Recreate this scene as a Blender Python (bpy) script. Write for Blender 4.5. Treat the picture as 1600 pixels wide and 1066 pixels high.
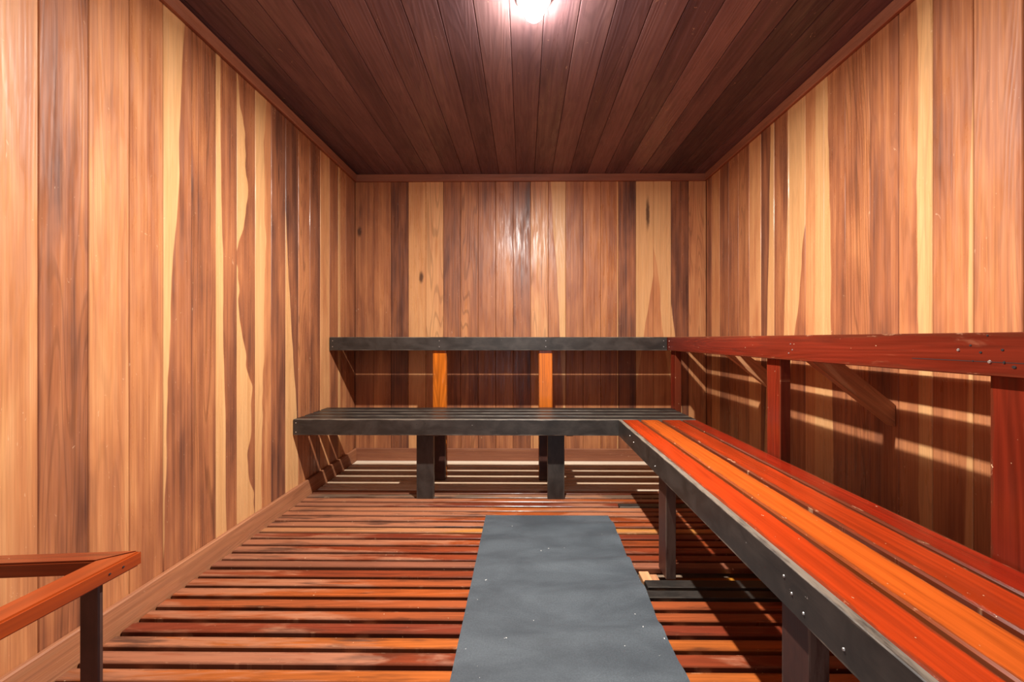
import bpy, bmesh, math, random
from mathutils import Matrix, Vector

# ------------------------------------------------------------------ reset
for o in list(bpy.data.objects):
    bpy.data.objects.remove(o)
scene = bpy.context.scene
C = scene.collection
rng = random.Random(11)

# ------------------------------------------------------------------ room sizes (m); z = 0 is the top of the floor slats
XL, XR, YB, ZC = -1.258, 1.348, 3.231, 2.122
YR = -0.55                        # rear wall (behind the camera, with the doorway)
EYE = 0.9
PITCH = 0.13                      # face width of a wall board

# ------------------------------------------------------------------ camera
cd = bpy.data.cameras.new('camera')
cam = bpy.data.objects.new('camera', cd)
C.objects.link(cam)
cd.sensor_width = 36.0
cd.lens = 36.0 * 679.86 / 1600.0
cd.shift_x = -12.4 / 1600.0
cd.shift_y = -3.0 / 1600.0
cd.clip_start = 0.02
cam.location = (0, 0, EYE)
cam.rotation_euler = (math.radians(90), 0, 0.0092)
scene.camera = cam

# ------------------------------------------------------------------ world: pale daylight of the passage outside the open doorway
w = bpy.data.worlds.new('world')
scene.world = w
w.use_nodes = True
wb = w.node_tree.nodes['Background']
wb.inputs[0].default_value = (0.74, 0.84, 1.0, 1)
wb.inputs[1].default_value = 0.9

# ------------------------------------------------------------------ lamp light and exposure
LX, LY = 0.035, 1.555
def area_light():
    ld = bpy.data.lights.new('ceiling_lamp_light', 'AREA')
    ld.shape = 'DISK'
    ld.size = 0.042
    ld.energy = 78
    ld.color = (1.0, 0.965, 0.92)
    lo = bpy.data.objects.new('ceiling_lamp_light', ld)
    C.objects.link(lo)
    lo.location = (LX, LY, ZC - 0.088)
    return lo
area_light()
LENS_STRENGTH = 320
scene.view_settings.view_transform = 'Standard'
scene.view_settings.look = 'None'
scene.view_settings.exposure = 0.2
scene.view_settings.gamma = 1.0
scene.view_settings.use_curve_mapping = False

# ------------------------------------------------------------------ colour and node helpers
def lin(r, g, b):
    def f(c):
        c /= 255.0
        return c / 12.92 if c <= 0.04045 else ((c + 0.055) / 1.055) ** 2.4
    return (f(r), f(g), f(b), 1.0)

class NT:
    """small wrapper that writes a procedural material"""
    def __init__(s, name):
        s.m = bpy.data.materials.new(name)
        s.m.use_nodes = True
        s.t = s.m.node_tree
        s.n = s.t.nodes
        s.p = s.n['Principled BSDF']
    def put(s, sock, v):
        if hasattr(v, 'is_output') or isinstance(v, bpy.types.NodeSocket):
            s.t.links.new(v, sock)
        else:
            sock.default_value = v
    def math(s, op, a, b=0.0, c=0.0, clamp=False):
        n = s.n.new('ShaderNodeMath'); n.operation = op; n.use_clamp = clamp
        for i, v in enumerate((a, b, c)):
            s.put(n.inputs[i], v)
        return n.outputs[0]
    def add(s, a, b): return s.math('ADD', a, b)
    def mul(s, a, b): return s.math('MULTIPLY', a, b)
    def sub(s, a, b): return s.math('SUBTRACT', a, b)
    def attr(s, name, out='Fac'):
        n = s.n.new('ShaderNodeAttribute'); n.attribute_type = 'OBJECT'; n.attribute_name = name
        return n.outputs[out]
    def sep(s, v):
        n = s.n.new('ShaderNodeSeparateXYZ'); s.put(n.inputs[0], v); return n.outputs
    def comb(s, x, y, z=0.0):
        n = s.n.new('ShaderNodeCombineXYZ')
        for i, v in enumerate((x, y, z)): s.put(n.inputs[i], v)
        return n.outputs[0]
    def coord(s):
        return s.n.new('ShaderNodeTexCoord').outputs['Object']
    def noise(s, vec, scale=1.0, detail=3.0, rough=0.55, dist=0.0):
        n = s.n.new('ShaderNodeTexNoise')
        s.put(n.inputs['Vector'], vec)
        n.inputs['Scale'].default_value = scale
        n.inputs['Detail'].default_value = detail
        n.inputs['Roughness'].default_value = rough
        n.inputs['Distortion'].default_value = dist
        return n.outputs['Fac']
    def step(s, v, a, b, o0=0.0, o1=1.0):
        n = s.n.new('ShaderNodeMapRange'); n.interpolation_type = 'SMOOTHSTEP'
        s.put(n.inputs['Value'], v)
        for k, x in zip(('From Min', 'From Max', 'To Min', 'To Max'), (a, b, o0, o1)):
            s.put(n.inputs[k], x)
        return n.outputs['Result']
    def mix(s, fac, a, b, mode='MIX'):
        n = s.n.new('ShaderNodeMix'); n.data_type = 'RGBA'; n.blend_type = mode
        s.put(n.inputs[0], fac); s.put(n.inputs[6], a); s.put(n.inputs[7], b)
        return n.outputs[2]
    def ramp(s, fac, stops):
        n = s.n.new('ShaderNodeValToRGB'); s.put(n.inputs[0], fac)
        e = n.color_ramp.elements
        while len(e) < len(stops): e.new(0.5)
        for k, (p, c) in enumerate(stops):
            e[k].position = p; e[k].color = c
        return n.outputs[0]
    def scale_col(s, col, f):
        n = s.n.new('ShaderNodeVectorMath'); n.operation = 'SCALE'
        s.put(n.inputs[0], col[:3] if isinstance(col, tuple) else col); s.put(n.inputs['Scale'], f)
        return n.outputs[0]
    def bump(s, h, strength=0.2, dist=0.002):
        n = s.n.new('ShaderNodeBump')
        n.inputs['Strength'].default_value = strength
        n.inputs['Distance'].default_value = dist
        s.put(n.inputs['Height'], h)
        s.t.links.new(n.outputs[0], s.p.inputs['Normal'])
    def wood_coords(s):
        """local x runs along the grain, -y across (left to right), shifted by the piece's own seed"""
        x, y, z = s.sep(s.coord())
        sd = s.attr('seed')
        u = s.mul(y, -1.0)
        return x, u, z, sd
    def grain(s, x, u, z, sd):
        xs = s.add(x, s.mul(sd, 7.31)); us = s.add(u, s.mul(sd, 1.77)); zs = s.add(z, s.mul(sd, 3.13))
        fine = s.noise(s.comb(s.mul(xs, 5.0), s.mul(us, 260.0), s.mul(zs, 260.0)), 1, 3, 0.6)
        mid = s.noise(s.comb(s.mul(xs, 1.1), s.mul(us, 34.0), s.mul(zs, 34.0)), 1, 4, 0.55, 0.3)
        blot = s.noise(s.comb(s.mul(xs, 2.2), s.mul(us, 9.0), s.mul(zs, 9.0)), 1, 3, 0.5, 0.4)
        field = s.noise(s.comb(s.mul(xs, 0.75), s.mul(us, 11.0), s.mul(zs, 11.0)), 1, 1.2, 0.4)
        rings = s.math('SINE', s.mul(field, 95.0))
        streak = s.noise(s.comb(s.mul(xs, 1.5), s.mul(us, 120.0), s.mul(zs, 120.0)), 1, 3, 0.6, 0.2)
        mid = s.add(s.mul(mid, 0.6), s.mul(streak, 0.4))
        return xs, us, fine, mid, blot, rings

def mat_cedar(name, stops, rough=0.36, ringamp=0.10, sap=lin(216, 166, 112)):
    n = NT(name)
    x, u, z, sd = n.wood_coords()
    xs, us, fine, mid, blot, rings = n.grain(x, u, z, sd)
    tone = n.attr('tone')
    t = n.add(tone, n.mul(n.sub(mid, 0.5), 1.0))
    t = n.add(t, n.mul(n.sub(blot, 0.5), 0.75))
    heart = n.ramp(t, stops)
    # sapwood / heartwood boundary, wandering along the board
    px, py, pz = n.sep(n.attr('split', 'Vector'))
    wob = n.noise(n.comb(n.mul(xs, 1.9), sd, 0.0), 1, 3, 0.5)
    edge = n.add(n.add(px, n.mul(py, x)), n.mul(pz, n.sub(wob, 0.5)))
    d = n.mul(n.sub(u, edge), n.attr('side'))
    mask = n.step(d, -0.0025, 0.004)
    mask = n.mul(mask, n.math('ABSOLUTE', n.attr('side')))
    sapc = n.mix(n.step(mid, 0.3, 0.75), sap, lin(198, 144, 92))
    col = n.mix(mask, heart, sapc)
    # growth rings and fibre
    late = n.step(rings, 0.45, 1.0)
    g = n.sub(1.06, n.mul(late, n.mul(n.attr('ring'), 3.2 * ringamp)))
    g = n.mul(g, n.add(0.76, n.mul(fine, 0.48)))
    col = n.scale_col(col, g)
    # one knot or dark resin streak
    kx, ky, kz = n.sep(n.attr('knot', 'Vector'))
    kw = n.math('MAXIMUM', kz, 0.0001)
    du = n.math('DIVIDE', n.add(n.sub(u, ky), n.mul(n.sub(n.noise(n.comb(n.mul(xs, 9), sd, 0), 1, 3), 0.5), n.mul(kw, 2.2))), kw)
    dv = n.math('DIVIDE', n.sub(x, kx), n.mul(kw, n.math('MAXIMUM', n.attr('klen'), 1.0)))
    r = n.math('SQRT', n.add(n.mul(du, du), n.mul(dv, dv)))
    km = n.mul(n.step(r, 0.35, 1.15, 1.0, 0.0), n.step(kz, 0.0005, 0.001))
    col = n.mix(n.mul(km, 0.85), col, lin(62, 36, 26))
    # little scratches low down
    scr = n.noise(n.comb(n.mul(xs, 30), n.mul(us, 60), 0), 1, 2, 0.6, 1.5)
    col = n.mix(n.mul(n.step(scr, 0.72, 0.76), 0.35), col, lin(236, 200, 160))
    n.put(n.p.inputs['Base Color'], col)
    patch = n.noise(n.comb(n.mul(xs, 5.0), n.mul(us, 45.0), 2.0), 1, 4, 0.65, 0.5)
    n.put(n.p.inputs['Roughness'], n.add(n.step(patch, 0.32, 0.68, rough - 0.12, rough + 0.2), n.attr('dull')))
    n.p.inputs['Specular IOR Level'].default_value = 0.45
    n.bump(n.add(n.mul(fine, 0.5), n.mul(rings, 0.25)), 0.34, 0.0014)
    return n.m

def mat_varnish(name, rough=0.24, wear=1.0, base=lin(176, 116, 82)):
    """tinted varnish over wood, worn through at the edges and in flecks"""
    n = NT(name)
    x, u, z, sd = n.wood_coords()
    xs, us, fine, mid, blot, rings = n.grain(x, u, z, sd)
    tint = n.attr('tint', 'Color')
    dark = n.scale_col(tint, 0.42)
    k = n.step(n.add(n.mul(mid, 0.75), n.mul(blot, 0.3)), 0.32, 0.72)
    col = n.mix(n.mul(k, 0.75), tint, dark)
    col = n.scale_col(col, n.mul(n.add(1.0, n.mul(rings, n.mul(n.attr('ring'), 0.16))), n.add(0.86, n.mul(fine, 0.28))))
    wearv = n.attr('wear')
    # long worn patches that follow the grain
    pat = n.noise(n.comb(n.mul(xs, 2.3), n.mul(us, 16.0), 0), 1, 5, 0.65, 0.6)
    wearx = n.add(wearv, n.mul(n.math('MAXIMUM', n.mul(x, -1.0), 0.0), n.attr('wearend')))
    pm = n.step(n.add(pat, n.mul(wearx, 0.42)), 0.66, 0.82)
    col = n.mix(n.mul(pm, 0.7 * wear), col, n.scale_col(base, n.add(0.6, n.mul(fine, 0.6))))
    # dark wet dirt
    dm = n.noise(n.comb(n.mul(xs, 3.1), n.mul(us, 26.0), 4.7), 1, 4, 0.6)
    col = n.mix(n.mul(n.step(dm, 0.53, 0.68), n.attr('dirt')), col, lin(52, 30, 22))
    # chips along both long edges, ragged
    rag = n.noise(n.comb(n.mul(xs, 8.0), n.mul(us, 50.0), 0), 1, 5, 0.72)
    ed = n.sub(n.attr('hw'), n.math('ABSOLUTE', u))
    em = n.step(n.sub(n.mul(rag, 0.030), ed), 0.0055, 0.0115)
    fl0 = n.noise(n.comb(n.mul(xs, 16.0), n.mul(us, 60.0), 3.0), 1, 4, 0.7)
    ecol = n.mix(n.step(fl0, 0.60, 0.68), lin(84, 44, 26), lin(166, 128, 96))
    col = n.mix(n.mul(em, n.mul(n.attr('edge'), 0.8)), col, ecol)
    # small pale flecks
    fl = n.noise(n.comb(n.mul(xs, 70.0), n.mul(us, 110.0), n.mul(z, 90)), 1, 2, 0.5)
    col = n.mix(n.step(fl, 0.745, 0.765, 0.0, 0.8), col, lin(226, 190, 150))
    n.put(n.p.inputs['Base Color'], col)
    n.put(n.p.inputs['Roughness'], n.add(rough, n.add(n.mul(pm, 0.3), n.mul(n.sub(blot, 0.5), 0.18))))
    n.p.inputs['Specular IOR Level'].default_value = 0.5
    n.bump(n.add(n.mul(fine, 0.5), n.add(n.mul(rings, 0.2), n.mul(em, -0.8))), 0.25, 0.0012)
    return n.m

def mat_dark_paint(name, c0=lin(38, 34, 30), c1=lin(60, 54, 49), rough=0.38):
    n = NT(name)
    x, u, z, sd = n.wood_coords()
    xs, us, fine, mid, blot, rings = n.grain(x, u, z, sd)
    smear = n.noise(n.comb(n.mul(xs, 9.0), n.mul(us, 14.0), n.mul(z, 14)), 1, 5, 0.65, 0.5)
    col = n.mix(n.step(smear, 0.3, 0.75), c0, c1)
    col = n.scale_col(col, n.add(0.8, n.mul(fine, 0.4)))
    rag = n.noise(n.comb(n.mul(xs, 7.0), n.mul(us, 50.0), n.mul(z, 50)), 1, 5, 0.7)
    ed = n.sub(n.attr('hw'), n.math('ABSOLUTE', u))
    em = n.step(n.sub(n.mul(rag, 0.024), ed), 0.0065, 0.0135)
    col = n.mix(n.mul(em, n.mul(n.attr('edge'), 0.7)), col, lin(142, 128, 112))
    fl = n.noise(n.comb(n.mul(xs, 38.0), n.mul(us, 55.0), n.mul(z, 60)), 1, 3, 0.6)
    col = n.mix(n.step(fl, 0.74, 0.77, 0.0, 0.6), col, lin(178, 172, 164))
    n.put(n.p.inputs['Base Color'], col)
    n.put(n.p.inputs['Roughness'], n.add(rough - 0.08, n.mul(smear, 0.25)))
    n.p.inputs['Specular IOR Level'].default_value = 0.45
    n.bump(n.add(n.mul(fine, 0.6), n.mul(mid, 0.4)), 0.25, 0.001)
    return n.m

def mat_plain(name, col, rough=0.6, metal=0.0, nscale=20.0, amt=0.25, bumpd=0.0):
    n = NT(name)
    c = n.coord()
    v = n.noise(c, nscale, 5, 0.6)
    n.put(n.p.inputs['Base Color'], n.scale_col(col, n.add(1.0 - amt, n.mul(v, 2 * amt))))
    n.p.inputs['Roughness'].default_value = rough
    n.p.inputs['Metallic'].default_value = metal
    if bumpd: n.bump(v, 0.4, bumpd)
    return n.m

def mat_rubber(name):
    n = NT(name)
    x, y, z = n.sep(n.coord())
    sm = n.noise(n.comb(n.mul(x, 3.0), n.mul(y, 6.0), 0), 1, 5, 0.62, 0.4)
    fine = n.noise(n.comb(x, y, 0), 190, 4, 0.75)
    ribx = n.math('SINE', n.mul(x, 2 * math.pi / 0.0042))
    riby = n.math('SINE', n.mul(y, 2 * math.pi / 0.0042))
    col = n.mix(n.step(sm, 0.3, 0.72), lin(58, 64, 69), lin(78, 85, 90))
    col = n.scale_col(col, n.add(0.35, n.mul(fine, 1.3)))
    sp = n.noise(n.comb(x, y, 0), 48, 2, 0.5)
    col = n.mix(n.step(sp, 0.745, 0.765, 0.0, 0.8), col, lin(222, 220, 214))
    sc = n.noise(n.comb(n.mul(x, 60), n.mul(y, 9), 0), 1, 2, 0.6, 0.4)
    col = n.mix(n.step(sc, 0.75, 0.79, 0.0, 0.5), col, lin(62, 66, 68))
    n.put(n.p.inputs['Base Color'], col)
    n.p.inputs['Roughness'].default_value = 0.62
    n.p.inputs['Specular IOR Level'].default_value = 0.35
    n.bump(n.add(n.mul(ribx, riby), n.mul(fine, 0.8)), 0.35, 0.0008)
    return n.m

def mat_emit(name, col, strength):
    n = NT(name)
    n.p.inputs['Base Color'].default_value = (0.9, 0.9, 0.9, 1)
    n.p.inputs['Emission Color'].default_value = col
    n.p.inputs['Emission Strength'].default_value = strength
    v = n.noise(n.coord(), 40, 2)
    n.put(n.p.inputs['Roughness'], n.add(0.3, n.mul(v, 0.1)))
    return n.m

CEDAR = [(0.0, lin(210, 152, 100)), (0.28, lin(188, 124, 79)), (0.55, lin(154, 95, 62)), (0.8, lin(108, 66, 48)), (1.0, lin(68, 41, 33))]
CEIL = [(0.0, lin(134, 102, 100)), (0.5, lin(106, 78, 80)), (1.0, lin(62, 42, 50))]
M_WALL = mat_cedar('cedar_boards', CEDAR)
M_CEIL = mat_cedar('dark_cedar_ceiling', CEIL, 0.4, 0.1)
M_TRIM = mat_cedar('brown_cedar_trim', [(0.0, lin(172, 108, 78)), (0.5, lin(146, 88, 62)), (1.0, lin(104, 60, 46))], 0.45)
M_BASE = mat_cedar('worn_cedar_baseboard', [(0.0, lin(196, 142, 100)), (0.5, lin(168, 110, 74)), (1.0, lin(128, 76, 50))], 0.55)
M_VARN = mat_varnish('red_varnish', 0.2)
M_SLAT = mat_varnish('worn_floor_varnish', 0.3)
M_RAW = mat_cedar('raw_cedar', [(0.0, lin(206, 154, 106)), (0.5, lin(176, 122, 82)), (1.0, lin(136, 90, 62))], 0.6)
M_PALE = mat_cedar('bleached_slats', [(0.0, lin(236, 216, 190)), (0.5, lin(210, 182, 150)), (1.0, lin(168, 132, 100))], 0.65)
M_DARK = mat_dark_paint('charcoal_paint')
M_BLACK = mat_dark_paint('black_paint', lin(33, 30, 27), lin(52, 47, 42), 0.36)
M_MAROON = mat_dark_paint('dark_brown_stain', lin(54, 30, 24), lin(76, 45, 36), 0.4)
M_BACK = mat_plain('dark_backing', lin(58, 34, 24), 0.9, 0, 8)
M_SUB = mat_plain('dusty_subfloor', lin(120, 98, 78), 0.9, 0, 14, 0.3, 0.002)
M_SCREW = mat_plain('screw_metal', lin(196, 190, 182), 0.35, 0.8, 200, 0.1)
M_HOLE = mat_plain('nail_hole', lin(30, 22, 20), 0.9, 0, 200, 0.1)
M_RUBBER = mat_rubber('grey_rubber')
M_FIX = mat_plain('lamp_ring_enamel', lin(206, 202, 196), 0.4, 0, 60, 0.06)
M_LENS = mat_emit('lamp_glass', (1.0, 0.95, 0.88, 1), LENS_STRENGTH)

# ------------------------------------------------------------------ geometry helpers
def link(name, me, mat, parent=None):
    o = bpy.data.objects.new(name, me)
    C.objects.link(o)
    if mat and not me.materials:
        me.materials.append(mat)
    if parent: o.parent = parent
    return o

def tag(o, label, cat, group=None):
    o['label'] = label; o['category'] = cat
    if group: o['group'] = group
    return o

def thing(name, label, cat, loc=(0, 0, 0)):
    o = bpy.data.objects.new(name, None)
    o.empty_display_size = 0.1
    C.objects.link(o)
    o.location = loc
    return tag(o, label, cat)

_cache = {}
def board_mesh(L, W, T, c, mat):
    """a plank: x along its length, y across, front face at z = 0, back at z = -T, long edges chamfered"""
    key = (round(L, 4), round(W, 4), round(T, 4), round(c, 4), mat.name)
    if key in _cache: return _cache[key]
    h = W / 2
    prof = [(-h, -T + c), (-h + c, -T), (h - c, -T), (h, -T + c), (h, -c), (h - c, 0), (-h + c, 0), (-h, -c)]
    e = min(c, 0.002)
    rings = []
    vs = []
    for xx, s in ((-L / 2, e), (-L / 2 + e, 0), (L / 2 - e, 0), (L / 2, e)):
        r = []
        for (y, z) in prof:
            yy = y - math.copysign(s, y); zz = z + (s if z < -T / 2 else -s)
            r.append(len(vs)); vs.append((xx, yy, zz))
        rings.append(r)
    fs = [list(reversed(rings[0])), rings[-1]]
    for a, b in zip(rings[:-1], rings[1:]):
        for i in range(8):
            j = (i + 1) % 8
            fs.append([a[i], a[j], b[j], b[i]])
    me = bpy.data.meshes.new('board')
    me.from_pydata(vs, [], fs)
    bm = bmesh.new(); bm.from_mesh(me)
    bmesh.ops.recalc_face_normals(bm, faces=bm.faces)
    bm.to_mesh(me); bm.free()
    me.materials.append(mat)
    _cache[key] = me
    return me

def board(name, L, W, T, centre, xdir, normal, mat, parent=None, c=0.002, **kw):
    """place a plank; centre is the middle of its front face"""
    me = board_mesh(L, W, T, c, mat)
    o = bpy.data.objects.new(name, me)
    C.objects.link(o)
    X = Vector(xdir).normalized(); Z = Vector(normal).normalized(); Y = Z.cross(X)
    m = Matrix((X, Y, Z)).transposed().to_4x4()
    m.translation = Vector(centre)
    if parent:
        o.parent = parent
        m = Matrix.Translation(-parent.location) @ m
    o.matrix_basis = m
    p = dict(seed=rng.uniform(0, 40), dull=rng.uniform(-0.05, 0.08), tone=0.45, ring=rng.uniform(0.05, 0.4), side=0.0, split=(0.0, 0.0, 0.0), knot=(0.0, 0.0, 0.0), klen=3.0,
             tint=(0.5, 0.1, 0.02), wear=0.2, wearend=0.0, dirt=0.3, edge=0.6, hw=W / 2)
    p.update(kw)
    for k, v in p.items():
        o[k] = list(v) if isinstance(v, (tuple, list)) else float(v)
    return o

def box_board(name, lo, hi, axis, normal, mat, parent=None, c=0.002, **kw):
    """plank given by its world box; axis = grain direction (0,1,2), normal = (axis index, sign) of its show face"""
    lo = Vector(lo); hi = Vector(hi)
    ctr = (lo + hi) / 2; sz = hi - lo
    na, ns = normal
    wa = 3 - axis - na
    xd = [0, 0, 0]; xd[axis] = 1
    nd = [0, 0, 0]; nd[na] = ns
    f = Vector(ctr); f[na] += ns * sz[na] / 2
    return board(name, sz[axis], sz[wa], sz[na], f, xd, nd, mat, parent, c, **kw)

def slab(name, lo, hi, mat, parent=None):
    bm = bmesh.new()
    bmesh.ops.create_cube(bm, size=1)
    lo = Vector(lo); hi = Vector(hi)
    for v in bm.verts:
        v.co = Vector([(lo[i] + hi[i]) / 2 + v.co[i] * (hi[i] - lo[i]) for i in range(3)])
    me = bpy.data.meshes.new(name); bm.to_mesh(me); bm.free()
    return link(name, me, mat, parent)

def prism(name, poly, a, b, axis, mat, parent=None, bev=0.0015, **kw):
    """polygon in the two other axes, extruded from a to b along axis"""
    bm = bmesh.new()
    def P(q, t):
        v = [0, 0, 0]; k = [i for i in range(3) if i != axis]
        v[k[0]], v[k[1]] = q; v[axis] = t
        return Vector(v)
    A = [bm.verts.new(P(q, a)) for q in poly]; B = [bm.verts.new(P(q, b)) for q in poly]
    bm.faces.new(A); bm.faces.new(B)
    for i in range(len(poly)):
        j = (i + 1) % len(poly)
        bm.faces.new([A[i], A[j], B[j], B[i]])
    bmesh.ops.recalc_face_normals(bm, faces=bm.faces)
    bmesh.ops.bevel(bm, geom=bm.edges[:], offset=bev, segments=2, affect='EDGES')
    me = bpy.data.meshes.new(name)
    # move to the polygon's middle so that object coordinates are local
    ctr = sum((v.co for v in bm.verts), Vector()) / len(bm.verts)
    return bm, me, ctr

def prism_obj(name, poly, a, b, axis, mat, xdir, normal, parent=None, bev=0.0015, **kw):
    bm, me, ctr = prism(name, poly, a, b, axis, mat, parent, bev)
    X = Vector(xdir).normalized(); Z = Vector(normal).normalized(); Y = Z.cross(X)
    m = Matrix((X, Y, Z)).transposed().to_4x4(); m.translation = ctr
    bm.transform(m.inverted()); bm.to_mesh(me); bm.free()
    o = link(name, me, mat, parent)
    if parent: m = Matrix.Translation(-parent.location) @ m
    o.matrix_basis = m
    p = dict(seed=rng.uniform(0, 40), dull=0.0, tone=0.4, ring=0.5, side=0.0, split=(0.0, 0.0, 0.0), knot=(0.0, 0.0, 0.0), klen=3.0,
             tint=(0.5, 0.1, 0.02), wear=0.1, wearend=0.0, dirt=0.2, edge=0.4, hw=1.0)
    p.update(kw)
    for k, v in p.items():
        o[k] = list(v) if isinstance(v, (tuple, list)) else float(v)
    return o

def disc_mesh(name, r, h, mat, seg=12):
    bm = bmesh.new()
    bmesh.ops.create_cone(bm, cap_ends=True, segments=seg, radius1=r, radius2=r * 0.75, depth=h)
    me = bpy.data.meshes.new(name); bm.to_mesh(me); bm.free()
    me.materials.append(mat)
    return me
SCREW = disc_mesh('screw', 0.0034, 0.002, M_SCREW)
HOLE = disc_mesh('nail_hole', 0.0022, 0.0012, M_HOLE)
def screw(pos, normal, parent, me=SCREW, name='screw', s=1.0):
    o = bpy.data.objects.new(name, me); C.objects.link(o)
    o.parent = parent
    o.location = Vector(pos) - parent.location
    o.rotation_euler = Vector((0, 0, 1)).rotation_difference(Vector(normal)).to_euler()
    o.scale = (s, s * (1.0 if me is SCREW else rng.uniform(.6, 1.5)), s)
    return o

def structure(o):
    o['kind'] = 'structure'
    return o

# ------------------------------------------------------------------ room shell
BT = 0.016                        # wall board thickness
ZB0, ZB1 = -0.055, ZC             # board bottom and top
BL = ZB1 - ZB0
BZ = (ZB0 + ZB1) / 2
floor = structure(slab('floor', (XL - 0.1, YR - 0.1, -0.16), (XR + 0.1, YB + 0.1, -0.06), M_SUB))
wall_back = structure(slab('wall_back', (XL - 0.1, YB + BT, -0.06), (XR + 0.1, YB + 0.1, ZC + 0.1), M_BACK))
wall_left = structure(slab('wall_left', (XL - 0.1, YR, -0.06), (XL - BT, YB + BT, ZC + 0.1), M_BACK))
wall_right = structure(slab('wall_right', (XR + BT, YR, -0.06), (XR + 0.1, YB + BT, ZC + 0.1), M_BACK))
ceiling = structure(slab('ceiling', (XL - BT, YR, ZC + BT), (XR + BT, YB + BT, ZC + 0.1), M_BACK))

def rear_wall():
    bm = bmesh.new()
    for lo, hi in (((XL - 0.1, YR - 0.1, -0.06), (-0.62, YR, ZC + 0.1)), ((0.62, YR - 0.1, -0.06), (XR + 0.1, YR, ZC + 0.1)),
                   ((-0.62, YR - 0.1, 2.03), (0.62, YR, ZC + 0.1))):
        r = bmesh.ops.create_cube(bm, size=1)
        for v in r['verts']:
            v.co = Vector([(lo[i] + hi[i]) / 2 + v.co[i] * (hi[i] - lo[i]) for i in range(3)])
    me = bpy.data.meshes.new('wall_rear'); bm.to_mesh(me); bm.free()
    o = structure(link('wall_rear', me, M_WALL))
    o['tone'] = 0.4; o['ring'] = 0.3
rear_wall()

W0 = PITCH - 0.0016
def SP(t, side, slope=0.0, amp=0.0):
    """sapwood: boundary at fraction t from the board's left edge as seen from the room; side -1 = sapwood left of it, +1 right of it"""
    return dict(split=((t - 0.5) * PITCH, slope, amp), side=float(side))
def KN(t, z, size, klen=3.0):
    return dict(knot=(z - BZ, (t - 0.5) * PITCH, size), klen=klen)

def wall_board(parent, centre, normal, width=W0, **kw):
    return board('wall_board', BL, width, BT, centre, (0, 0, 1), normal, M_WALL, parent, 0.0022, **kw)

# back wall, left to right
BACK = [dict(tone=.62, **KN(.25, 1.70, .020, 2.2)), dict(tone=.58), dict(tone=.86, ring=.2), dict(tone=.16, **KN(.74, 1.36, .020, 2.6)), dict(tone=.14, ring=.8),
        dict(tone=.74), dict(tone=.62, ring=1.0), dict(tone=.66), dict(tone=.58), dict(tone=.76),
        dict(tone=.3, ring=.9), dict(tone=.55, **SP(.62, 1, -.06, .05)), dict(tone=.62), dict(tone=.52), dict(tone=.56, **SP(.93, 1)),
        dict(tone=.84), dict(tone=.5, **SP(.62, -1, .16, .06), **KN(.66, 1.83, .017, 8)), dict(tone=.42, **SP(.52, 1, -.14, .08)), dict(tone=.86, **SP(.14, -1, -.10, .06)), dict(tone=.36, ring=.8)]
x = -1.1202
k0 = 0
for i, sp in enumerate(BACK):
    a = x + (i - 1) * PITCH; b = a + PITCH
    sp = dict(sp, tone=sp['tone'] - 0.13)  # wood tone lightened to stand in for more light on the back wall
    a = XL if i == 0 else a; b = XR if i == len(BACK) - 1 else b
    wall_board(wall_back, ((a + b) / 2, YB, BZ), (0, -1, 0), b - a - 0.0016, **sp)

# left wall: boards counted from the seam at Y = 1.1165 towards the back wall
LEFT = [dict(tone=.58, ring=.7), dict(tone=.3), dict(tone=.4), dict(tone=.58, **SP(.32, -1, .05, .05)), dict(tone=.56, ring=1.0),
        dict(tone=.6, **SP(.34, -1, -.02, .03)), dict(tone=.62, **SP(.45, -1, -.05, .34)), dict(tone=.3, **SP(.5, -1, .02, .12)), dict(tone=.7, **KN(.5, 1.75, .006, 14)), dict(tone=.74, **SP(.42, -1, -.10, .05)),
        dict(tone=.42, ring=1.0), dict(tone=.68), dict(tone=.14), dict(tone=.56), dict(tone=.36, **SP(.25, -1)), dict(tone=.52), dict(tone=.6)]
for i in range(-13, 17):
    a = 1.1165 + i * PITCH; b = min(a + PITCH, YB)
    if i >= 0: sp = LEFT[i]
    elif i == -1: sp = dict(tone=.26)
    else: sp = dict(tone=.2 + .5 * rng.random())
    if b - a < 0.01: continue
    wall_board(wall_left, (XL, (a + b) / 2, BZ), (1, 0, 0), b - a - 0.0016, **sp)

# right wall: boards counted from the seam at Y = 1.1883 towards the back wall
RIGHT = [dict(tone=.42, ring=.4), dict(tone=.46, **SP(.9, 1, .02, .02)), dict(tone=.44, **SP(.60, 1, -.01, .05)), dict(tone=.58), dict(tone=.5, ring=1.0),
         dict(tone=.52, **SP(.36, -1, -.02, .05)), dict(tone=.16, **SP(.55, 1, 0, .03)), dict(tone=.5, **SP(.55, -1, .17, .09)), dict(tone=.56, **SP(.74, 1, 0.03, .05)), dict(tone=.72, **SP(.5, 1, .03, .03)),
         dict(tone=.12), dict(tone=.46, ring=.8), dict(tone=.56), dict(tone=.6), dict(tone=.14), dict(tone=.6, **KN(.4, 1.75, .006, 5)), dict(tone=.7)]
for i in range(-14, 17):
    a = 1.1883 + i * PITCH; b = min(a + PITCH, YB)
    if i >= 0: sp = RIGHT[i]
    else: sp = dict(tone=.25 + .4 * rng.random())
    if b - a < 0.01: continue
    wall_board(wall_right, (XR, (a + b) / 2, BZ), (-1, 0, 0), b - a - 0.0016, **sp)

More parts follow.
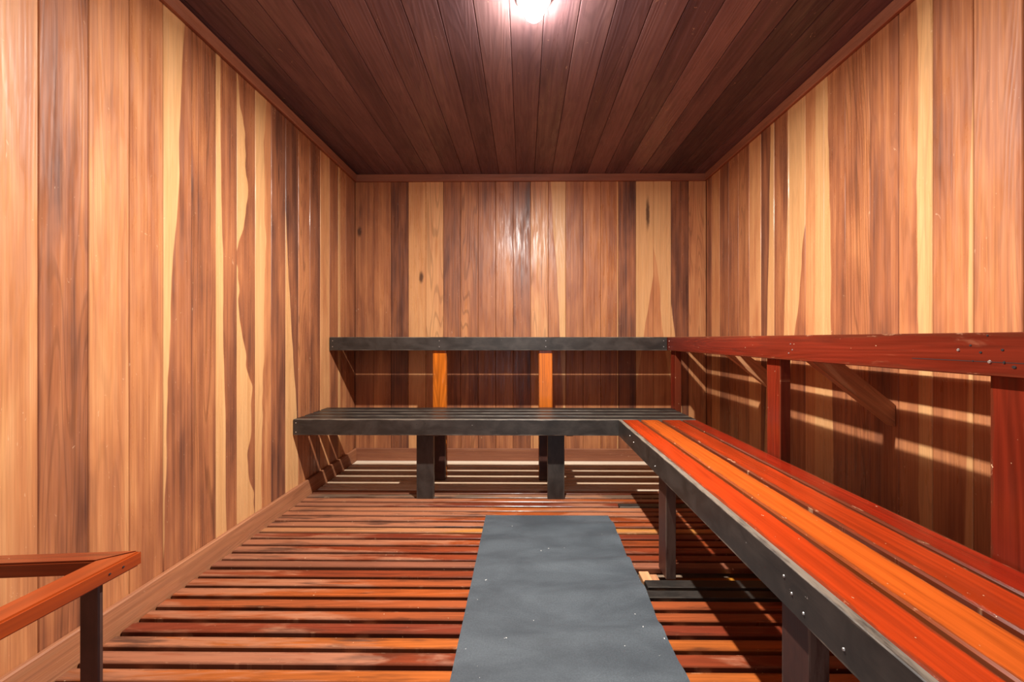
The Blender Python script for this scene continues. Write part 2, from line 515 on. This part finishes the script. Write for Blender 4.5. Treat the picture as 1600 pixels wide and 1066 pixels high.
# ceiling boards run from the doorway to the back wall
x0 = -0.054
CT = [1.0, .7, .5, .36, .62, .3, .55, .4, .6, .3, .46, .55, .32, .62, .3, .66, .24, .6, 1.0, .85, .6]
n = 0
for i in range(-11, 12):
    a = max(x0 + i * PITCH, XL - BT * 0); b = min(x0 + (i + 1) * PITCH, XR)
    if b - a < 0.008: continue
    board('ceiling_board', YB - YR, b - a - 0.0016, BT, ((a + b) / 2, (YB + YR) / 2, ZC), (0, 1, 0), (0, 0, -1), M_CEIL, ceiling, 0.0022,
          tone=CT[n % len(CT)], ring=.5)
    n += 1

# trims and baseboards
TH, TT = 0.054, 0.0187
structure(box_board('trim_1', (XL, YB - TT, ZC - TH), (XR, YB, ZC), 0, (1, -1), M_TRIM, c=0.003, tone=.6))
structure(box_board('trim_2', (XL, YR, ZC - TH), (XL + TT, YB - TT, ZC), 1, (0, 1), M_TRIM, c=0.003, tone=.5))
structure(box_board('trim_3', (XR - TT, YR, ZC - TH), (XR, YB - TT, ZC), 1, (0, -1), M_TRIM, c=0.003, tone=.5))
BH = 0.0895
structure(box_board('baseboard_back', (XL, YB - 0.018, -0.055), (XR, YB, BH), 0, (1, -1), M_BASE, c=0.004, tone=.95))
structure(box_board('baseboard_left', (XL, YR, -0.055), (XL + 0.018, YB - 0.018, BH), 1, (0, 1), M_BASE, c=0.004, tone=.6))
structure(box_board('baseboard_right', (XR - 0.018, YR, -0.055), (XR, YB - 0.018, BH), 1, (0, -1), M_BASE, c=0.004, tone=.5))

# ------------------------------------------------------------------ slatted floor
SX0, SX1 = XL + 0.02, XR - 0.02
for xj in (-1.05, -0.5, 0.0, 0.5, 1.1):
    box_board('floor_joist', (xj - 0.02, YR + 0.01, -0.06), (xj + 0.02, YB - 0.02, -0.0215), 1, (2, 1), M_RAW, floor, tone=.7)
SW, ST = 0.0455, 0.021
def slat(k, x0=SX0, x1=SX1, dz=0.0, mat=M_SLAT, **kw):
    yc = 1.2215 + 0.0636 * k
    dz += rng.uniform(-0.0012, 0.0012)
    ww = SW + rng.uniform(-0.003, 0.003)
    return box_board('floor_slat', (x0, yc - ww / 2, -ST + dz), (x1, yc + ww / 2, dz), 0, (2, 1), mat, floor, 0.0022, **kw)
TINTS = [lin(170, 82, 36), lin(158, 72, 33), lin(142, 62, 34), lin(182, 96, 40), lin(130, 54, 33), lin(164, 82, 44)]
HATCH = 0.435                      # beyond this X the old slats were cut out and patched
for k in range(-26, 32):
    yc = 1.2215 + 0.0636 * k
    if yc - SW / 2 < YR or yc + SW / 2 > YB - 0.018: continue
    kw = dict(tint=TINTS[rng.randrange(6)][:3], wear=rng.uniform(.0, .35) + (.3 if yc > 2.1 else 0), wearend=rng.uniform(.35, .8), dirt=rng.uniform(.35, .9), ring=.5, edge=.5)
    if yc > 2.62:                  # below the back bench the slats were never varnished
        slat(k, mat=M_PALE, tone=rng.uniform(.2, .7))
    elif k == 20:                  # grey weathered slat
        slat(k, tint=lin(120, 98, 80)[:3], wear=.5, dirt=.9)
    elif k == 18:
        slat(k, x1=0.51, **kw); slat(k, x0=0.515, mat=M_BLACK)['label'] = 'black-painted replacement slat'
    elif k == 13:
        slat(k, tint=lin(204, 136, 66)[:3], wear=.3, wearend=.9, dirt=.4)
    elif k == 8:                   # matt brown replacement
        slat(k, tint=lin(150, 92, 68)[:3], wear=.0, dirt=.0, dz=.003)
    elif k == 7:
        slat(k, x1=HATCH, **kw)
    elif k in (5, 6):
        slat(k, x1=HATCH - .012, **kw); slat(k, x0=HATCH + (.014 if k == 6 else .0), mat=M_BLACK, dz=.002, edge=.2)['label'] = 'black-painted replacement slat'
    else:
        slat(k, **kw)
box_board('floor_slat', (SX0, 3.158, -ST), (SX1, 3.211, 0.0), 0, (2, 1), M_PALE, floor, 0.0022, tone=-.1)
yk = 1.2215 + 0.0636 * 7
box_board('patch_board', (0.56, yk - 0.042, -0.056), (1.30, yk + 0.044, -0.034), 0, (2, 1), M_SLAT, floor, tint=lin(214, 140, 50)[:3], wear=.1, dirt=.3)
box_board('patch_block', (0.447, yk - 0.034, -0.045), (0.485, yk + 0.036, -0.006), 1, (2, 1), M_RAW, floor, tone=.2)

# ------------------------------------------------------------------ benches
ZS, ZU = 0.464, 0.913              # tops of the lower and upper seats
BTH = 0.019                        # seat board thickness
FH, FT = 0.0865, 0.019             # fascia
XF, XU = 0.511, 0.920              # fascia faces of the right-hand benches
YF, YU = 2.354, 2.796              # fascia faces of the back benches
YN = -0.30                         # near end of the right-hand benches (beyond the frame)
RED1, RED2, RED3, RED4 = (lin(184, 58, 18)[:3], lin(202, 90, 29)[:3], lin(172, 54, 18)[:3], lin(146, 35, 15)[:3])

lb = thing('lower_bench', 'low charcoal-painted slatted bench running along the back wall on two legs', 'bench', (-0.2, 2.56, 0))
box_board('fascia', (XL + 0.003, YF, ZS - FH), (XF + FT, YF + FT, ZS), 0, (1, -1), M_DARK, lb, edge=.8)
for i, (a, b) in enumerate(((2.374, 2.452), (2.475, 2.554), (2.577, 2.652), (2.675, 2.766))):
    box_board('seat_board', (XL + 0.003, a, ZS - BTH), (0.936, b, ZS - 0.0005), 0, (2, 1), M_BLACK, lb, 0.003, edge=.5)
for xc in (-0.557, 0.180):
    box_board('leg', (xc - 0.0475, 2.442, 0.0), (xc + 0.0475, 2.480, ZS - BTH - 0.001), 2, (1, -1), M_DARK, lb, edge=.3)
for xc in (-0.557, 0.180):
    box_board('joist', (xc + 0.05, YF + FT + 0.001, ZS - BTH - 0.075), (xc + 0.088, 2.766, ZS - BTH - 0.001), 1, (0, 1), M_MAROON, lb, edge=.2)
for xa, xb in ((-0.590, -0.503), (0.097, 0.183)):
    box_board('leg', (xa, 2.7675, 0.0), (xb, 2.8055, ZS - 0.004), 2, (1, -1), M_MAROON, lb, edge=.2)  # added dark legs hide the uprights' lower parts, standing in for shade there
box_board('wall_cleat', (XL + 0.002, YF + FT + 0.001, ZS - BTH - 0.062), (XL + 0.04, 2.766, ZS - BTH - 0.001), 1, (0, 1), M_RAW, lb, tone=.3)
for xs_, zs_ in ((-1.240, ZS - .070), (-1.240, ZS - .02)):
    screw((xs_, YF - 0.0006, zs_), (0, -1, 0), lb)
for xc in (-0.557, 0.180):
    for dx, dz in ((-.024, -.026), (.022, -.022), (0.002, -.060)):
        screw((xc + dx, YF - 0.0002, ZS + dz), (0, -1, 0), lb, HOLE, 'nail_hole')

ub = thing('upper_bench', 'high charcoal-painted shelf bench along the back wall on two orange uprights', 'bench', (-0.17, 3.0, 0))
box_board('fascia', (XL + 0.003, YU, ZU - FH), (XU - 0.0015, YU + FT, ZU), 0, (1, -1), M_DARK, ub, edge=.6)
for a, b in ((YU + FT + 0.001, 2.900), (2.926, 3.014), (3.0155, 3.103), (3.1045, 3.228)):
    box_board('seat_board', (XL + 0.003, a, ZU - BTH), (XU + FT - 0.002, b, ZU - 0.0005), 0, (2, 1), M_BLACK, ub, 0.001, edge=.3)
for xa, xb in ((-0.5916, -0.502), (0.0955, 0.184)):
    box_board('upright', (xa, YU + FT + 0.002, 0.0), (xb, YU + FT + 0.040, ZU - BTH - 0.001), 2, (1, -1), M_VARN, ub, tint=lin(206, 108, 26)[:3], wear=.05, edge=.35, ring=1.0)['label'] = 'orange varnished upright'
for xs_ in (-1.235, -0.545, 0.140, 0.895):
    for dz in (-.024, -.062):
        screw((xs_, YU - 0.0006, ZU + dz), (0, -1, 0), ub)

rb = thing('lower_bench', 'low bench with glossy red-orange seat boards and charcoal front along the right wall', 'bench', (0.73, 1.05, 0))
box_board('fascia', (XF, YN, ZS - FH), (XF + FT, YF - 0.001, ZS), 1, (0, -1), M_DARK, rb, edge=1.0)
for i, ((a, b), t) in enumerate(zip(((0.531, 0.618), (0.631, 0.726), (0.7435, 0.843), (0.854, 0.934)), (RED1, RED2, RED3, RED4))):
    box_board('seat_board', (a, YN, ZS - BTH), (b, YF - 0.001, ZS - 0.0003), 1, (2, 1), M_VARN, rb, 0.004, tint=t, wear=(.0, .0, .03, .1)[i], wearend=0, dirt=(.15, .05, .2, .35)[i], edge=(.8, .8, 1, 1)[i], ring=.4)
for ya in (1.632, 0.814):
    box_board('leg', (XF + FT + 0.001, ya, 0.0), (XF + FT + 0.039, ya + 0.088, ZS - BTH - 0.001), 2, (0, -1), M_MAROON, rb, edge=.5)
    box_board('joist', (XF + FT + 0.001, ya + 0.0895, ZS - BTH - 0.075), (0.934, ya + 0.127, ZS - BTH - 0.001), 0, (1, -1), M_MAROON, rb, edge=.2)
for yy, dz in ((2.10, -.030), (2.03, -.045), (0.86, -.03), (0.835, -.05), (0.80, -.066), (1.70, -.06), (0.70, -.06)):
    screw((XF - 0.0006, yy, ZS + dz), (-1, 0, 0), rb, s=.9)

ur = thing('upper_bench', 'high slatted bench with dark red varnished front and diagonal braces along the right wall', 'bench', (1.13, 1.4, 0))
box_board('fascia', (XU, YN, ZU - FH), (XU + FT, YU + 0.018, ZU), 1, (0, -1), M_VARN, ur, tint=lin(116, 38, 22)[:3], wear=.03, dirt=.3, edge=.5, ring=.5)
for a, b in ((XU + FT + 0.001, 1.001), (1.034, 1.101), (1.134, 1.210), (1.243, 1.336)):
    box_board('seat_board', (a, YN, ZU - BTH), (b, YB - 0.003, ZU - 0.0005), 1, (2, 1), M_VARN, ur, 0.003, tint=RED3, wear=.1)
for ya in (2.712, 1.604, 0.797):   # uprights of the right-hand bench
    box_board('post', (XU + FT + 0.001, ya, 0.0), (XU + FT + 0.039, ya + (0.083 if ya > 2 else 0.090), ZU - BTH - 0.001), 2, (0, -1), M_VARN, ur, tint=lin(122, 39, 21)[:3], wear=.06, dirt=.25, edge=.7, ring=1.0)
for yc in (1.588, 2.24):
    poly = [(0.958, 0.886), (1.066, 0.886), (1.346, 0.662), (1.346, 0.581)]
    prism_obj('brace', poly, yc - 0.0, yc + 0.038, 1, M_RAW, (0.79, 0, -0.61), (0, -1, 0), ur, tone=.45)['label'] = 'unpainted diagonal wooden brace'
for yy, dz, s in ((2.765, -.026, 1), (2.765, -.064, 1), (1.50, -.05, .8), (1.52, -.062, .8), (1.51, -.03, .7)):
    screw((XU - 0.0006, yy, ZU + dz), (-1, 0, 0), ur, s=s)
for yy, dz, s in ((0.872, -.006, 1.0), (0.905, -.026, 1.0), (0.885, -.040, 1.2), (0.845, -.034, 1.2), (0.842, -.058, 1.6), (0.90, -.058, 1.0), (0.825, -.066, 1.5)):
    screw((XU - 0.0002, yy, ZU + dz), (-1, 0, 0), ur, HOLE, 'nail_hole', s)
box_board('crack', (XU - 0.0004, 0.80, ZU - .0590), (XU + 0.001, 1.04, ZU - .0576), 1, (0, -1), M_HOLE, ur, 0.0002)
for yy, dz, s in ((0.868, -.058, 1.1), (0.93, -.036, 1.0)):
    screw((XU - 0.0006, yy, ZU + dz), (-1, 0, 0), ur, s=s)

# ------------------------------------------------------------------ guard rail by the left wall
gr = thing('guard_rail', 'low glossy orange wooden corner guard rail on a dark post beside the left wall', 'railing', (-0.71, 0.72, 0))
ZR = 0.519
O = Vector((-0.690, 0.781)); I = Vector((-0.738, 0.742))
dA = Vector((-0.072, -1)).normalized(); dB = Vector((-1, -0.085)).normalized()
tB = (O.x - (XL + 0.002)) / -dB.x
RO = O + dB * tB; RI = I + dB * ((I.x - (XL + 0.002)) / -dB.x)
A1 = O + dA * 1.05; A2 = I + dA * 1.01
prism_obj('rail', [tuple(O), tuple(A1), tuple(A2), tuple(I)], ZR - 0.026, ZR, 2, M_VARN, (dA.x, dA.y, 0), (0, 0, 1), gr, 0.003, tint=lin(172, 70, 22)[:3], wear=0, dirt=.1)
prism_obj('rail', [tuple(O), tuple(I), tuple(RI), tuple(RO)], ZR - 0.026, ZR - 0.0005, 2, M_VARN, (dB.x, dB.y, 0), (0, 0, 1), gr, 0.003, tint=lin(150, 64, 30)[:3], wear=0.05, dirt=.3)
box_board('post', (-0.735, 0.712, 0.0), (-0.702, 0.721, ZR - 0.0265), 2, (1, -1), M_MAROON, gr, edge=.1)
box_board('post', (-0.775, -0.17, 0.0), (-0.742, -0.161, ZR - 0.0265), 2, (1, -1), M_MAROON, gr, edge=.1)
for t in (0.035, 0.058):
    q = O + dA * t
    screw((q.x + 0.0002, q.y, ZR - 0.013), (1, 0, 0), gr, HOLE, 'nail_hole', .8)

# ------------------------------------------------------------------ rubber mat
def rubber_mat():
    nx, ny = 24, 150
    xa, xb, ya, yb, th = -0.193, 0.4275, 0.10, 2.202, 0.006
    r2 = random.Random(5)
    bumps = [(0.9, 0.05, 0.006), (1.13, 0.07, 0.006), (1.31, 0.05, 0.007), (1.52, 0.06, 0.008), (1.72, 0.05, 0.010), (1.93, 0.06, 0.005), (2.07, 0.05, 0.005), (0.6, .08, .007), (0.35, .07, .006)]
    def zt(x, y):
        t = (x - xa) / (xb - xa)
        z = 0.0
        for c, s, h in bumps:
            z += 1.7 * h * (0.2 + 0.9 * t) * math.exp(-((y - c - 0.05 * (t - 0.5)) / (0.62 * s)) ** 2)
        z += 0.0012 * math.sin(19 * y + 2 * t) * t
        return 0.0022 + max(z, 0.0)
    vs, fs = [], []
    def row(top):
        base = len(vs)
        for j in range(ny + 1):
            y = ya + (yb - ya) * j / ny
            for i in range(nx + 1):
                t = i / nx
                x = xa + (xb - xa) * t
                if i == nx: x += 0.003 * math.sin(13 * y) + 0.002 * math.sin(31 * y)
                z = zt(x, y) + (th if top else 0)
                vs.append((x - 0.12, y - 1.2, z))
        return base
    a = row(True); b = row(False)
    W = nx + 1
    for j in range(ny):
        for i in range(nx):
            p = a + j * W + i; fs.append((p, p + 1, p + 1 + W, p + W))
            p = b + j * W + i; fs.append((p, p + W, p + 1 + W, p + 1))
    for j in range(ny):
        p = a + j * W; q = b + j * W; fs.append((p, p + W, q + W, q))
        p += nx; q += nx; fs.append((p, q, q + W, p + W))
    for i in range(nx):
        p = a + i; q = b + i; fs.append((p, q, q + 1, p + 1))
        p += ny * W; q += ny * W; fs.append((p, p + 1, q + 1, q))
    me = bpy.data.meshes.new('rubber_mat'); me.from_pydata(vs, [], fs)
    for p in me.polygons: p.use_smooth = True
    me.set_sharp_from_angle(angle=math.radians(50))
    o = link('rubber_mat', me, M_RUBBER)
    o.location = (0.12, 1.2, 0)
    tag(o, 'long rippled grey rubber runner mat lying on the slatted floor', 'mat')
rubber_mat()

# ------------------------------------------------------------------ ceiling lamp
def lathe(name, prof, mat, parent, loc, seg=40):
    vs, fs = [], []
    for (r, z) in prof:
        for k in range(seg):
            a = 2 * math.pi * k / seg
            vs.append((r * math.cos(a), r * math.sin(a), z))
    for i in range(len(prof) - 1):
        for k in range(seg):
            j = (k + 1) % seg
            fs.append((i * seg + k, i * seg + j, (i + 1) * seg + j, (i + 1) * seg + k))
    fs.append(tuple(range(seg))); fs.append(tuple(reversed(range((len(prof) - 1) * seg, len(prof) * seg))))
    me = bpy.data.meshes.new(name); me.from_pydata(vs, [], fs)
    bm = bmesh.new(); bm.from_mesh(me); bmesh.ops.recalc_face_normals(bm, faces=bm.faces); bm.to_mesh(me); bm.free()
    for p in me.polygons: p.use_smooth = True
    me.set_sharp_from_angle(angle=math.radians(40))
    o = link(name, me, mat, parent)
    o.location = loc
    return o
cl = thing('ceiling_lamp', 'small glowing round lamp mounted on the dark cedar ceiling', 'lamp', (LX, LY, ZC))
lathe('mounting_ring', [(0.062, 0.0), (0.062, -0.010), (0.056, -0.016), (0.040, -0.018), (0.037, -0.010), (0.037, -0.001)], M_FIX, cl, (0, 0, 0))
lathe('lamp_glass', [(0.036, -0.012)] + [(0.036 * math.cos(a), -0.048 - 0.036 * math.sin(a)) for a in [math.radians(d) for d in range(0, 86, 8)]] + [(0.001, -0.084)], M_LENS, cl, (0, 0, 0))
